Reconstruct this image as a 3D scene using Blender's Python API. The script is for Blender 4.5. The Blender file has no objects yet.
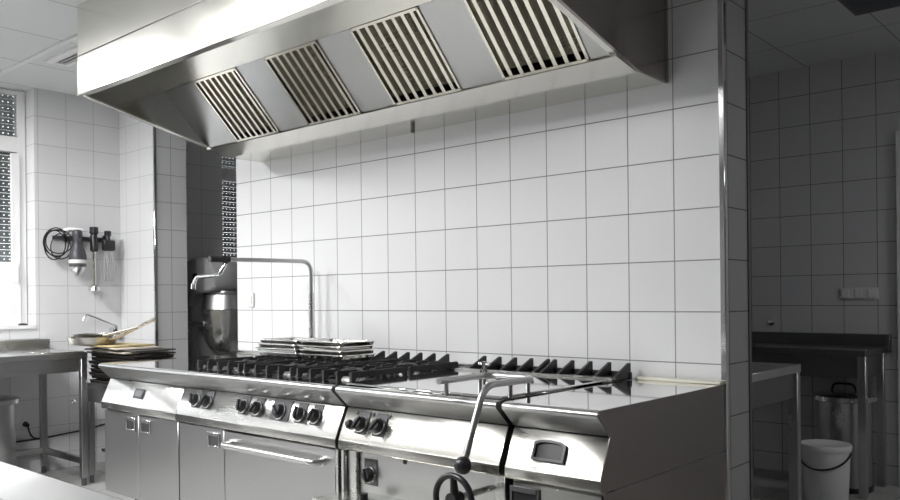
import bpy, bmesh, math, random
from mathutils import Matrix, Vector
random.seed(7)
PI = math.pi
scene = bpy.context.scene
COL = scene.collection

# ---------------------------------------------------------------- camera
YAW, PITCH, ROLL, FPX, PPY = -.7209, -.0002, -.0104, 818.49, 297.92
f = Vector((math.sin(YAW)*math.cos(PITCH), math.cos(YAW)*math.cos(PITCH), math.sin(PITCH)))
r = f.cross(Vector((0, 0, 1))).normalized(); u = r.cross(f)
r2 = r*math.cos(ROLL) + u*math.sin(ROLL); u2 = -r*math.sin(ROLL) + u*math.cos(ROLL)
cam_d = bpy.data.cameras.new('camera'); cam = bpy.data.objects.new('camera', cam_d); COL.objects.link(cam)
M = Matrix(((r2.x, u2.x, -f.x, 0), (r2.y, u2.y, -f.y, 0), (r2.z, u2.z, -f.z, 1.2), (0, 0, 0, 1)))
cam.matrix_world = M
cam_d.sensor_width = 36; cam_d.lens = FPX*36/900; cam_d.shift_y = (PPY-250)/900
cam_d.clip_start = .05
scene.camera = cam

# ---------------------------------------------------------------- world, lights, exposure
w = bpy.data.worlds.new('world'); scene.world = w; w.use_nodes = True
w.node_tree.nodes['Background'].inputs[0].default_value = (.93, .97, 1, 1)
w.node_tree.nodes['Background'].inputs[1].default_value = 4.0
vs = scene.view_settings
vs.view_transform = 'Standard'; vs.look = 'None'; vs.gamma = 1; vs.use_curve_mapping = False
vs.exposure = 0.0

def area(name, loc, sx, sy, power, color=(1, .98, .95), rot=(0, 0, 0), spread=PI):
    d = bpy.data.lights.new(name, 'AREA'); d.shape = 'RECTANGLE'; d.size = sx; d.size_y = sy
    d.energy = power; d.color = color; d.spread = spread
    o = bpy.data.objects.new(name, d); o.location = loc; o.rotation_euler = rot; COL.objects.link(o)
    return o
# ceiling panels of the kitchen (their fittings are built with the ceiling)
LAMPS = [(-2.9, .3, 92), (-5.1, .9, 84), (-3.7, .95, 13), (-5.1, -1.5, 6), (1.5, 2.1, 5), (.9, 4.5, 15)]  # last two are unseen panels, added to brighten the right side and back room
for i, (x, y, p) in enumerate(LAMPS):
    area('ceiling_panel_light', (x, y, 2.672), .56, .56, p, color=(1, 1, 1))
# daylight enters by the windows (sampling portals in the openings)
for (y0, y1, z0, z1) in ((.40, 2.405, 1.03, 2.70), (-2.6, -.5, 1.03, 2.55)):
    p = area('window_portal', (-6.29, (y0+y1)/2, (z0+z1)/2), z1-z0, y1-y0, 1, rot=(0, -PI/2, 0)); p.data.cycles.is_portal = True

# ---------------------------------------------------------------- materials
def mat(name):
    m = bpy.data.materials.new(name); m.use_nodes = True
    return m, m.node_tree, m.node_tree.nodes['Principled BSDF']
def simple(name, col, rough=.5, metal=0, noise=0, scale=40, **kw):
    m, nt, b = mat(name)
    b.inputs['Base Color'].default_value = (*col, 1); b.inputs['Roughness'].default_value = rough
    b.inputs['Metallic'].default_value = metal
    for k, v in kw.items(): b.inputs[k.replace('_', ' ')].default_value = v
    tc = nt.nodes.new('ShaderNodeTexCoord'); n = nt.nodes.new('ShaderNodeTexNoise')
    n.inputs['Scale'].default_value = scale; nt.links.new(tc.outputs['Object'], n.inputs['Vector'])
    mr = nt.nodes.new('ShaderNodeMapRange'); mr.inputs['To Min'].default_value = max(0, rough-.06-noise); mr.inputs['To Max'].default_value = min(1, rough+.06+noise)
    nt.links.new(n.outputs['Fac'], mr.inputs['Value']); nt.links.new(mr.outputs[0], b.inputs['Roughness'])
    return m
def steel(name, col=(.66, .66, .65), rough=.26, brush=(1, 60, 60), var=.06, bump=.0, big=.6):
    """brushed stainless steel: fine stretched grain plus large soft smears in the roughness"""
    m, nt, b = mat(name)
    b.inputs['Base Color'].default_value = (*col, 1); b.inputs['Metallic'].default_value = 1
    tc = nt.nodes.new('ShaderNodeTexCoord')
    mp = nt.nodes.new('ShaderNodeMapping'); mp.inputs['Scale'].default_value = brush
    nt.links.new(tc.outputs['Object'], mp.inputs['Vector'])
    n = nt.nodes.new('ShaderNodeTexNoise'); n.inputs['Scale'].default_value = 3; n.inputs['Detail'].default_value = 3
    nt.links.new(mp.outputs[0], n.inputs['Vector'])
    n2 = nt.nodes.new('ShaderNodeTexNoise'); n2.inputs['Scale'].default_value = 2.3; n2.inputs['Detail'].default_value = 3
    nt.links.new(tc.outputs['Object'], n2.inputs['Vector'])
    mx = nt.nodes.new('ShaderNodeMath'); mx.operation = 'MULTIPLY_ADD'; mx.inputs[1].default_value = big
    gr = nt.nodes.new('ShaderNodeMath'); gr.operation = 'MULTIPLY'; gr.inputs[1].default_value = .10; nt.links.new(n.outputs['Fac'], gr.inputs[0])
    nt.links.new(n2.outputs['Fac'], mx.inputs[0]); nt.links.new(gr.outputs[0], mx.inputs[2])
    mr = nt.nodes.new('ShaderNodeMapRange'); mr.inputs['From Min'].default_value = .3*big+.07; mr.inputs['From Max'].default_value = .7*big+.15
    mr.inputs['To Min'].default_value = max(.02, rough-var); mr.inputs['To Max'].default_value = rough+var
    nt.links.new(mx.outputs[0], mr.inputs['Value']); nt.links.new(mr.outputs[0], b.inputs['Roughness'])
    bp = nt.nodes.new('ShaderNodeBump'); bp.inputs['Strength'].default_value = bump*4; bp.inputs['Distance'].default_value = .002
    nt.links.new(n.outputs['Fac'], bp.inputs['Height']); nt.links.new(bp.outputs[0], b.inputs['Normal'])
    return m
def tiles(name, plane, pu, pv, col, grout, size=.2, gap=.0028, rough=.4, su=None, var=.03):
    """square glazed tiles in the plane 'xz', 'yz' or 'xy'; (pu,pv) is a grout crossing"""
    m, nt, b = mat(name)
    tc = nt.nodes.new('ShaderNodeTexCoord'); sp = nt.nodes.new('ShaderNodeSeparateXYZ')
    nt.links.new(tc.outputs['Object'], sp.inputs[0])
    cb = nt.nodes.new('ShaderNodeCombineXYZ')
    for k, ax, ph in ((0, plane[0], pu), (1, plane[1], pv)):
        a = nt.nodes.new('ShaderNodeMath'); a.operation = 'SUBTRACT'; a.inputs[1].default_value = ph - 40*(su or size if k == 0 else size)
        nt.links.new(sp.outputs[ax.upper()], a.inputs[0]); nt.links.new(a.outputs[0], cb.inputs[k])
    br = nt.nodes.new('ShaderNodeTexBrick'); br.offset = 0; br.squash = 1
    br.inputs['Scale'].default_value = 1; br.inputs['Brick Width'].default_value = su or size; br.inputs['Row Height'].default_value = size
    br.inputs['Mortar Size'].default_value = gap/2*1.0; br.inputs['Mortar Smooth'].default_value = .15
    br.inputs['Color1'].default_value = (*col, 1); br.inputs['Color2'].default_value = (*[c*(1-var) for c in col], 1)
    br.inputs['Mortar'].default_value = (*grout, 1)
    nt.links.new(cb.outputs[0], br.inputs['Vector'])
    nt.links.new(br.outputs['Color'], b.inputs['Base Color'])
    mr = nt.nodes.new('ShaderNodeMapRange'); mr.inputs['To Min'].default_value = rough; mr.inputs['To Max'].default_value = .8
    nt.links.new(br.outputs['Fac'], mr.inputs['Value']); nt.links.new(mr.outputs[0], b.inputs['Roughness'])
    n = nt.nodes.new('ShaderNodeTexNoise'); n.inputs['Scale'].default_value = 6; nt.links.new(tc.outputs['Object'], n.inputs['Vector'])
    ad = nt.nodes.new('ShaderNodeMath'); ad.operation = 'MULTIPLY_ADD'; ad.inputs[1].default_value = .12
    iv = nt.nodes.new('ShaderNodeMath'); iv.operation = 'SUBTRACT'; iv.inputs[0].default_value = 1
    nt.links.new(br.outputs['Fac'], iv.inputs[1]); nt.links.new(n.outputs['Fac'], ad.inputs[0]); nt.links.new(iv.outputs[0], ad.inputs[2])
    bp = nt.nodes.new('ShaderNodeBump'); bp.inputs['Strength'].default_value = .5; bp.inputs['Distance'].default_value = .002
    nt.links.new(ad.outputs[0], bp.inputs['Height']); nt.links.new(bp.outputs[0], b.inputs['Normal'])
    return m

TW = (.715, .715, .725); GR = (.24, .24, .24)
ZP = .1353                                                # tile courses share one datum all round
T_main = tiles('glazed_tile_partition', 'xz', -1.4663, ZP, TW, GR, su=.2016, gap=.0048)
T_left = tiles('glazed_tile_window_wall', 'yz', 2.43, ZP-.02, TW, (.42, .42, .42), gap=.0038)
T_pil = tiles('glazed_tile_pillar', 'yz', 3.155, ZP-.02, TW, (.36, .36, .36), gap=.005)
T_pilf = tiles('glazed_tile_pillar_front', 'xz', -5.48-.02, ZP-.02, TW, (.44, .44, .44), gap=.0034, size=.2)
T_end = tiles('glazed_tile_shaded_end', 'yz', 3.28-.03, ZP, (.34, .34, .345), (.1, .1, .1), gap=.005)  # same tile, darkened in colour for the face turned from the light
T_back = tiles('glazed_tile_back_wall', 'xz', -1.578, ZP-.012, (.62, .62, .64), (.2, .2, .2), gap=.005)
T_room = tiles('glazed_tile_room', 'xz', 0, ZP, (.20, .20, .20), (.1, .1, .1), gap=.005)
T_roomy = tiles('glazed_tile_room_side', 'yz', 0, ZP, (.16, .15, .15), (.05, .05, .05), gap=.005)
T_floor = tiles('floor_tile', 'xy', -1.2, 2.1, (.38, .38, .37), (.2, .2, .2), size=.3, gap=.006, rough=.35)
T_ceil = tiles('ceiling_panels', 'xy', -1.2, 2.1, (.66, .67, .67), (.3, .3, .3), size=.6, gap=.008, rough=.55, var=.02)

S_panel = steel('brushed_steel_panel', rough=.3)
S_front = steel('brushed_steel_fascia', col=(.64, .635, .615), rough=.29, brush=(1, 40, 70))
S_front_dim = steel('warm_dimmed_fascia', col=(.53, .52, .485), rough=.29, brush=(1, 40, 70))  # warm steel tint, with weaker light put into a darker colour
S_door = steel('brushed_steel_door', col=(.52, .52, .52), rough=.33, brush=(1, 40, 70), var=.03)
S_top = steel('polished_steel_top', col=(.84, .84, .83), rough=.06, brush=(1, 14, 1), var=.03, bump=.001)
S_hood = steel('brushed_steel_hood', col=(.72, .71, .66), rough=.23, brush=(1, 40, 60), bump=.0)
S_hood_shaded = steel('brushed_steel_hood_shaded', col=(.50, .495, .48), rough=.16, brush=(1, 30, 30), bump=.0)  # hood steel with the inside shade put into its colour
S_table = steel('steel_worktable', col=(.52, .52, .52), rough=.33, brush=(30, 1, 30))
S_dark = steel('dull_dark_steel', col=(.20, .20, .205), rough=.42, brush=(1, 30, 30))
S_side_shaded = steel('shaded_side_panel', col=(.31, .28, .265), rough=.22, brush=(30, 1, 30), bump=.0)  # same steel, colour darkened and browned for dim reflections on shaded sides
S_chrome = steel('chrome', col=(.78, .78, .78), rough=.1, var=.03, bump=.0)
S_fil = steel('filter_steel', col=(.78, .75, .66), rough=.22, brush=(30, 1, 1), bump=.01)
S_groove_shaded = steel('shaded_groove_steel', col=(.24, .23, .205), rough=.3)  # filter steel, colour darkened where less light reaches the grooves
S_fore = steel('scratched_steel_top', col=(.72, .72, .72), rough=.33, brush=(9, 1, 1), var=.09, bump=.004, big=1.2)
Iron = simple('cast_iron', (.018, .018, .02), .55, noise=.05)
Black = simple('black_plastic', (.015, .015, .017), .32)
Grip = simple('dark_grey_plastic', (.085, .085, .09), .38)
Grey = simple('grey_plastic', (.055, .055, .065), .4)
WhiteP = simple('white_plastic', (.72, .72, .70), .35)
PVC = simple('white_window_frame', (.80, .80, .80), .3)
Void = simple('gap_shade', (.008, .008, .008), .9)  # near-black colour standing in for the shade inside gaps
Ceil_bar = simple('ceiling_bar', (.72, .72, .72), .5)
WallPaint = simple('grey_paint', (.10, .10, .105), .6)
DarkFrame = simple('dark_grey_trim', (.12, .12, .125), .5)
Wood = simple('scorched_board', (.52, .42, .22), .6, noise=.1, scale=9)
Wood2 = simple('pale_board', (.56, .50, .42), .6, noise=.1, scale=9)
PanBlack = simple('baked_dark_tray', (.05, .045, .04), .45)
Alu = steel('pan_aluminium', col=(.60, .58, .54), rough=.3, brush=(20, 20, 1))
Brass = steel('warm_handle_steel', col=(.74, .70, .62), rough=.28)
Bucket = simple('bucket_plastic', (.78, .78, .79), .45)
Display = simple('display_glass', (.02, .02, .022), .12)
Cream = simple('cream_strip', (.72, .70, .60), .35)

def shutter_mat():
    m, nt, b = mat('perforated_shutter')
    b.inputs['Base Color'].default_value = (.25, .26, .265, 1); b.inputs['Roughness'].default_value = .45
    tc = nt.nodes.new('ShaderNodeTexCoord'); sp = nt.nodes.new('ShaderNodeSeparateXYZ'); nt.links.new(tc.outputs['Object'], sp.inputs[0])
    def wave(out, scale, lo):
        a = nt.nodes.new('ShaderNodeMath'); a.operation = 'MULTIPLY'; a.inputs[1].default_value = 1/scale
        nt.links.new(out, a.inputs[0])
        fr = nt.nodes.new('ShaderNodeMath'); fr.operation = 'FRACT'; nt.links.new(a.outputs[0], fr.inputs[0])
        s = nt.nodes.new('ShaderNodeMath'); s.operation = 'SUBTRACT'; s.inputs[1].default_value = .5; nt.links.new(fr.outputs[0], s.inputs[0])
        ab = nt.nodes.new('ShaderNodeMath'); ab.operation = 'ABSOLUTE'; nt.links.new(s.outputs[0], ab.inputs[0])
        lt = nt.nodes.new('ShaderNodeMath'); lt.operation = 'LESS_THAN'; lt.inputs[1].default_value = lo; nt.links.new(ab.outputs[0], lt.inputs[0])
        return lt.outputs[0]
    y = wave(sp.outputs['Y'], .036, .15); z = wave(sp.outputs['Z'], .045, .07)
    mu = nt.nodes.new('ShaderNodeMath'); mu.operation = 'MULTIPLY'; nt.links.new(y, mu.inputs[0]); nt.links.new(z, mu.inputs[1])
    tr = nt.nodes.new('ShaderNodeBsdfTransparent'); mix = nt.nodes.new('ShaderNodeMixShader')
    nt.links.new(mu.outputs[0], mix.inputs[0]); nt.links.new(b.outputs[0], mix.inputs[1]); nt.links.new(tr.outputs[0], mix.inputs[2])
    nt.links.new(mix.outputs[0], nt.nodes['Material Output'].inputs['Surface'])
    return m
Shutter = shutter_mat()
def glass_mat():
    m, nt, b = mat('window_glass')
    g = nt.nodes.new('ShaderNodeBsdfGlossy'); g.inputs['Roughness'].default_value = .02
    t = nt.nodes.new('ShaderNodeBsdfTransparent'); fr = nt.nodes.new('ShaderNodeFresnel'); fr.inputs[0].default_value = 1.45
    mix = nt.nodes.new('ShaderNodeMixShader'); nt.links.new(fr.outputs[0], mix.inputs[0]); nt.links.new(t.outputs[0], mix.inputs[1]); nt.links.new(g.outputs[0], mix.inputs[2])
    nt.links.new(mix.outputs[0], nt.nodes['Material Output'].inputs['Surface'])
    return m
Glass = glass_mat()
Enamel = simple('grey_enamel', (.30, .30, .305), .35)
def emit_mat():
    m, nt, b = mat('lamp_diffuser'); b.inputs['Base Color'].default_value = (.9, .9, .9, 1)
    b.inputs['Emission Color'].default_value = (1, .98, .95, 1); b.inputs['Emission Strength'].default_value = 3
    return m
Diff = emit_mat()

# ---------------------------------------------------------------- mesh helpers
class MB:
    def __init__(s): s.bm = bmesh.new()
    def _mark(s): return len(s.bm.verts)
    def box(s, x0, x1, y0, y1, z0, z1, bev=0, M=None, seg=1):
        t = bmesh.new(); bmesh.ops.create_cube(t, size=1)
        for v in t.verts: v.co = Vector(((x0+x1)/2+v.co.x*(x1-x0), (y0+y1)/2+v.co.y*(y1-y0), (z0+z1)/2+v.co.z*(z1-z0)))
        if bev: bmesh.ops.bevel(t, geom=list(t.edges), offset=bev, segments=seg, affect='EDGES', profile=.5)
        s._add(t, M); return s
    def prism(s, poly, axis, a, b, M=None, bev=0):
        """poly: (u,v) pairs. axis 'x': (y,z); 'y': (x,z); 'z': (x,y)"""
        t = bmesh.new()
        def P(c, p): return {'x': (c, p[0], p[1]), 'y': (p[0], c, p[1]), 'z': (p[0], p[1], c)}[axis]
        A = [t.verts.new(P(a, p)) for p in poly]; B = [t.verts.new(P(b, p)) for p in poly]
        n = len(poly); t.faces.new(A); t.faces.new(B)
        for i in range(n): t.faces.new((A[i], A[(i+1) % n], B[(i+1) % n], B[i]))
        bmesh.ops.recalc_face_normals(t, faces=t.faces)
        if bev: bmesh.ops.bevel(t, geom=list(t.edges), offset=bev, segments=1, affect='EDGES', profile=.5)
        s._add(t, M); return s
    def tube(s, pts, rad, n=12, M=None, closed=False, flat=1):
        t = bmesh.new(); pts = [Vector(p) for p in pts]; N = len(pts); rings = []
        R = rad if isinstance(rad, (list, tuple)) else [rad]*N
        up = None
        for i, p in enumerate(pts):
            if closed: d = (pts[(i+1) % N]-pts[i-1]).normalized()
            else: d = (pts[min(i+1, N-1)]-pts[max(i-1, 0)]).normalized()
            if up is None: up = d.orthogonal().normalized()
            up = (up - d*up.dot(d)).normalized(); sd = d.cross(up)
            rings.append([t.verts.new(p+(up*math.cos(2*PI*k/n)+sd*math.sin(2*PI*k/n))*R[i]) for k in range(n)])
        for i in range(N if closed else N-1):
            a, b = rings[i], rings[(i+1) % N]
            if closed and i == N-1:      # match seam with least twist
                best = min(range(n), key=lambda q: (b[q].co-a[0].co).length); b = b[best:]+b[:best]
            for k in range(n): t.faces.new((a[k], a[(k+1) % n], b[(k+1) % n], b[k]))
        if not closed: t.faces.new(rings[0]); t.faces.new(rings[-1])
        bmesh.ops.recalc_face_normals(t, faces=t.faces); s._add(t, M); return s
    def lathe(s, prof, c=(0, 0, 0), n=32, M=None):
        """prof: (radius, z) pairs, around z through c"""
        t = bmesh.new(); rings = []
        for (rr, z) in prof:
            if rr < 1e-6: rings.append([t.verts.new((c[0], c[1], c[2]+z))])
            else: rings.append([t.verts.new((c[0]+rr*math.cos(2*PI*k/n), c[1]+rr*math.sin(2*PI*k/n), c[2]+z)) for k in range(n)])
        for a, b in zip(rings, rings[1:]):
            for k in range(n):
                q = [a[k % len(a)], a[(k+1) % len(a)], b[(k+1) % len(b)], b[k % len(b)]]
                q2 = []
                for v in q:
                    if v not in q2: q2.append(v)
                if len(q2) > 2: t.faces.new(q2)
        for rg in (rings[0], rings[-1]):
            if len(rg) > 2 and prof[0] != prof[-1]: t.faces.new(rg)
        bmesh.ops.recalc_face_normals(t, faces=t.faces); s._add(t, M); return s
    def _add(s, t, M):
        if M is not None: t.transform(M)
        me = bpy.data.meshes.new('tmp'); t.to_mesh(me); t.free(); s.bm.from_mesh(me); bpy.data.meshes.remove(me)

WLOC = {}
def build(name, mb, m, parent=None, local=False, ang=38):
    """one mesh object; unless local, the mesh is given in room coordinates"""
    bm = mb.bm
    off = Vector((0, 0, 0)) if (local or parent is None) else WLOC[parent.name]
    for v in bm.verts: v.co -= off
    for e in bm.edges:
        if len(e.link_faces) == 2 and e.calc_face_angle(0) > math.radians(ang): e.smooth = False
    for fc in bm.faces: fc.smooth = True
    me = bpy.data.meshes.new(name); bm.to_mesh(me); bm.free(); me.materials.append(m)
    o = bpy.data.objects.new(name, me); COL.objects.link(o)
    if parent is not None:
        o.parent = parent; WLOC[o.name] = off
    else: WLOC[o.name] = Vector((0, 0, 0))
    return o
def tag(o, label, cat, group=None, kind=None):
    o['label'] = label; o['category'] = cat
    if group: o['group'] = group
    if kind: o['kind'] = kind
    return o
def thing(name, label, cat, loc, group=None, rotz=0):
    o = bpy.data.objects.new(name, None); o.empty_display_size = .1; COL.objects.link(o); o.location = loc; o.rotation_euler.z = rotz
    WLOC[o.name] = Vector(loc)
    return tag(o, label, cat, group)
def struct(name, mb, m, parent=None, **k):
    o = build(name, mb, m, parent, **k)
    if parent is None: o['kind'] = 'structure'
    return o
def dup(root, loc, label, rotz=None):
    a = root.copy(); COL.objects.link(a); a.location = loc; a['label'] = label
    if rotz is not None: a.rotation_euler.z = rotz
    for ch in list(root.children):
        c = ch.copy(); COL.objects.link(c); c.parent = a
        for g in list(ch.children):
            d = g.copy(); COL.objects.link(d); d.parent = c
    WLOC[a.name] = Vector(loc)
    return a
def arc(c, r_, a0, a1, n, plane='xz', fixed=0):
    out = []
    for i in range(n+1):
        a = math.radians(a0+(a1-a0)*i/n); p, q = c[0]+r_*math.cos(a), c[1]+r_*math.sin(a)
        out.append({'xz': (p, fixed, q), 'yz': (fixed, p, q), 'xy': (p, q, fixed)}[plane])
    return out
def smooth_path(pts, rad=.03, n=6):
    """round the corners of a polyline"""
    P = [Vector(p) for p in pts]; out = [P[0]]
    for i in range(1, len(P)-1):
        a, b, c = P[i-1], P[i], P[i+1]
        d1 = min(rad, (a-b).length*.48); d2 = min(rad, (c-b).length*.48)
        s_, e_ = b+(a-b).normalized()*d1, b+(c-b).normalized()*d2
        for k in range(n+1):
            t = k/n; out.append(s_*(1-t)**2+b*2*t*(1-t)+e_*t*t)
    out.append(P[-1]); return out

# ================================================================ THE SETTING
H = 2.71
struct('floor', MB().box(-6.3, 4.2, -3.2, 6.2, -.1, 0), T_floor)
struct('ceiling', MB().box(-6.3, 4.2, -3.2, 6.2, H, H+.12), T_ceil)
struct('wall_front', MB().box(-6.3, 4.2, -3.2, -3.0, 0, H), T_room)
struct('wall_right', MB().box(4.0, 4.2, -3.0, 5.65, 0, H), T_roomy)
struct('wall_back', MB().box(-6.3, 4.2, 5.65, 5.85, 0, H), T_back)
# window wall with two openings
WY0, WY1, WZ0, WZ1 = .40, 2.405, 1.03, 2.70          # first window opening
VY0, VY1 = 3.93, 5.20                                  # second window opening
wl = MB()
wl.box(-6.3, -6.0, -3.0, -2.6, 0, H).box(-6.3, -6.0, -2.6, -.5, 0, 1.03).box(-6.3, -6.0, -2.6, -.5, 2.55, H).box(-6.3, -6.0, -.5, WY0, 0, H).box(-6.3, -6.0, WY0, WY1, 0, WZ0).box(-6.3, -6.0, WY1, 3.03, 0, H)
struct('wall_left', wl, T_left)
wl = MB()
wl.box(-6.3, -6.0, 3.28, VY0, 0, H).box(-6.3, -6.0, VY0, VY1, 0, 1.2).box(-6.3, -6.0, VY0, VY1, 2.5, H).box(-6.3, -6.0, VY1, 5.65, 0, H)
T_leftb = tiles('glazed_tile_passage', 'yz', 3.93, ZP-.02, (.66, .66, .67), (.4, .4, .4), gap=.005)
struct('wall_passage', wl, T_leftb)
# pillar: two faces tiled differently
struct('wall_pillar', MB().box(-6.3, -5.49, 3.03, 3.28, 0, H), T_pilf)
struct('wall_pillar_side', MB().box(-5.49, -5.478, 3.03, 3.28, 0, H), T_pil)
struct('trim_1', MB().box(-5.488, -5.470, 3.018, 3.040, 0, H, .003), S_chrome)
# free-standing tiled partition behind the cooking line
struct('wall_partition', MB().box(-4.446, -1.275, 3.015, 3.25, 0, H), T_main)
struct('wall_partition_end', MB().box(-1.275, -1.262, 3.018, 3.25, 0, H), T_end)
struct('trim_2', MB().box(-1.279, -1.255, 3.004, 3.030, 0, H, .003), S_chrome)
struct('trim_3', MB().box(-1.262, -1.256, 3.235, 3.256, 0, H, .002), DarkFrame)
struct('trim_4', MB().box(-1.262, -1.225, 5.615, 5.65, 0, 2.2, .003), PVC)
# raised ceiling bar and crosswise bars
struct('trim_5', MB().box(-6.0, -4.25, 2.085, 2.115, H-.014, H, .003), Ceil_bar)

def window(name, y0, y1, z0, z1, bars, shut, x=-6.16, sill=True):
    fw = .055
    m = MB()
    m.box(x-.03, x+.03, y0, y0+fw, z0, z1, .004).box(x-.03, x+.03, y1-fw, y1, z0, z1, .004)
    m.box(x-.029, x+.029, y0+.002, y1-.002, z0+.001, z0+fw, .004).box(x-.029, x+.029, y0+.002, y1-.002, z1-.03, z1-.001, .004)
    for (a, b) in bars: m.box(x-.028, x+.028, y0+.003, y1-.003, a, b, .004)
    m.box(x-.027, x+.027, (y0+y1)/2-.05, (y0+y1)/2+.05, z0+.003, z1-.003, .004)
    o = struct(name, m, PVC)
    build('pane', MB().box(x-.004, x+.004, y0+fw, y1-fw, z0+fw, z1-.03), Glass, o)
    sh = MB()
    for (a, b) in shut:
        z = a
        while z < b-.01:
            sh.box(x-.075, x-.067, y0+.01, y1-.01, z+.001, min(z+.044, b)); z += .045
    build('roller_shutter', sh, Shutter, o)
    return o
w1 = window('window_1', WY0, WY1-.005, WZ0+.01, WZ1, [(2.262, 2.372)], [(1.485, 2.70)])
build('sash_frame', MB().box(-6.128, -6.105, WY1-.115, WY1-.055, 1.075, 2.25, .004).box(-6.129, -6.104, 1.45, WY1-.054, 1.042, 1.125, .004), PVC, w1)
build('window_handle', MB().box(-6.105, -6.09, WY1-.10, WY1-.07, 1.35, 1.47, .003).tube([(-6.085, WY1-.085, 1.46), (-6.085, WY1-.085, 1.34)], .009), PVC, w1)
build('window_sill', MB().box(-6.19, -5.985, WY0+.002, WY1-.002, 1.012, 1.038, .004), PVC, w1)
window('added_window', -2.595, -.505, 1.035, 2.545, [], [(2.3, 2.54)])  # unseen window, added to let in more daylight from the left
window('window_2', VY0+.005, VY1-.005, 1.205, 2.495, [(2.24, 2.345)], [(1.21, 2.49)])
# cord weight for the shutter strap on the sill
sw = thing('shutter_strap', 'thin shutter pull strap with a dark round weight standing on the white window sill', 'strap', (-6.03, 2.33, 1.038))
build('weight', MB().lathe([(0, 0), (.03, 0), (.032, .006), (.02, .014), (0, .016)], (-6.03, 2.33, 1.038)), Black, sw)
build('strap', MB().tube([(-6.03, 2.33, 1.05), (-6.055, 2.345, 1.30)], .0025, 6), PVC, sw)

# ceiling fittings
def ceiling_panel(x, y, label, on=True):
    t = thing('ceiling_light', label, 'ceiling light', (x, y, H), 'square ceiling light panels')
    fm = MB()
    for a in ((-.3, -.28, -.3, .3), (.28, .3, -.3, .3), (-.28, .28, -.3, -.28), (-.28, .28, .28, .3)):
        fm.box(x+a[0], x+a[1], y+a[2], y+a[3], H-.035, H)
    build('frame', fm, Ceil_bar, t)
    build('diffuser', MB().box(x-.28, x+.28, y-.28, y+.28, H-.02, H-.006), Diff if on else WhiteP, t)
    return t
for (x, y, p), lb in zip(LAMPS, ['square lit ceiling panel nearest the hood, over the work aisle', 'square lit ceiling panel over the window worktable',
                                 'square lit ceiling panel just in front of the hood, left of the aisle', 'square lit ceiling panel behind the viewer on the window side', 'added dim square ceiling panel, unseen, lighting the right end of the room', 'added dim square ceiling panel, unseen, brightening the back room']):
    ceiling_panel(x, y, lb)
v = thing('ceiling_vent', 'white slotted air outlet in the ceiling left of the extraction hood', 'vent', (-5.0, 2.255, H))
vm = MB().box(-5.26, -4.56, 2.18, 2.222, H-.016, H, .002).box(-5.26, -4.56, 2.30, 2.325, H-.012, H, .002).box(-5.26, -5.235, 2.215, 2.30, H-.012, H, .002).box(-4.585, -4.56, 2.215, 2.30, H-.012, H, .002)
build('frame', vm, PVC, v)
build('backing', MB().box(-5.235, -4.585, 2.215, 2.30, H-.004, H), Void, v)
sl = MB()
for k in range(3): sl.box(-5.235, -4.585, 2.232+k*.026, 2.237+k*.026, H-.012, H-.004)
build('slat', sl, Ceil_bar, v)
dl = thing('ceiling_light', 'dark unlit ceiling light fitting above the tables in the dim back room', 'ceiling light', (-.85, 4.35, H))
build('housing', MB().box(-1.235, -.55, 4.1, 4.66, H-.05, H, .008), DarkFrame, dl)
build('diffuser', MB().box(-1.2, -.585, 4.135, 4.625, H-.058, H-.05), Grey, dl)

# ================================================================ EXTRACTION HOOD
HX0, HX1, HY0, HYB, HZ = -4.170, -1.482, 1.89, 3.010, 2.041
hood = thing('extraction_hood', 'large stainless steel extraction hood with slanted filters, hung over the cooking line', 'extraction hood', (-2.8, 2.5, 2.041))
FZ = 2.253; SEAM = 2.446; FT = H-.002
prof = [(HY0, FT), (HY0, FZ), (2.775, HZ), (HYB, HZ), (HYB, FT)]
build('end_panel', MB().prism(prof, 'x', HX0, HX0+.012), S_hood_shaded, hood)
build('end_panel', MB().prism(prof, 'x', HX1-.012, HX1), S_side_shaded, hood)
build('front_panel', MB().box(HX0, HX1, HY0-.004, HY0+.012, FZ-.004, SEAM-.002, .002), S_hood, hood)
build('upper_front_panel', MB().box(HX0, HX1, HY0-.001, HY0+.012, SEAM+.003, FT, .002), S_hood, hood)
# rims folded in along the bottom edges
rim = MB().box(HX0+.012, HX1-.012, HY0+.012, HY0+.04, FZ-.002, FZ+.008, .001)
for x0, x1 in ((HX0+.012, HX0+.037), (HX1-.037, HX1-.012)):
    rim.prism([(HY0+.02, FZ-.006), (2.775, HZ), (2.775, HZ+.008), (HY0+.02, FZ+.004)], 'x', x0, x1)
build('rim', rim, S_hood, hood)
build('inner_ceiling', MB().prism([(HY0+.012, 2.485), (2.235, 2.485), (2.358, 2.358), (2.364, 2.364), (2.239, 2.493), (HY0+.012, 2.493)], 'x', HX0+.012, HX1-.012), S_hood, hood)
gut = MB().prism([(2.772, HZ-.002), (2.772, HZ+.012), (2.625, 2.076), (2.622, 2.066)], 'x', HX0+.012, HX1-.012)
build('rear_soffit', MB().box(HX0+.012, HX1-.012, 2.774, HYB, HZ, HZ+.008, .001), S_hood, hood)
build('grease_gutter', gut, S_hood, hood)
build('drain_tap', MB().tube([(-2.78, 2.90, HZ+.004), (-2.78, 2.90, HZ-.03)], .012), S_dark, hood)
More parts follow.
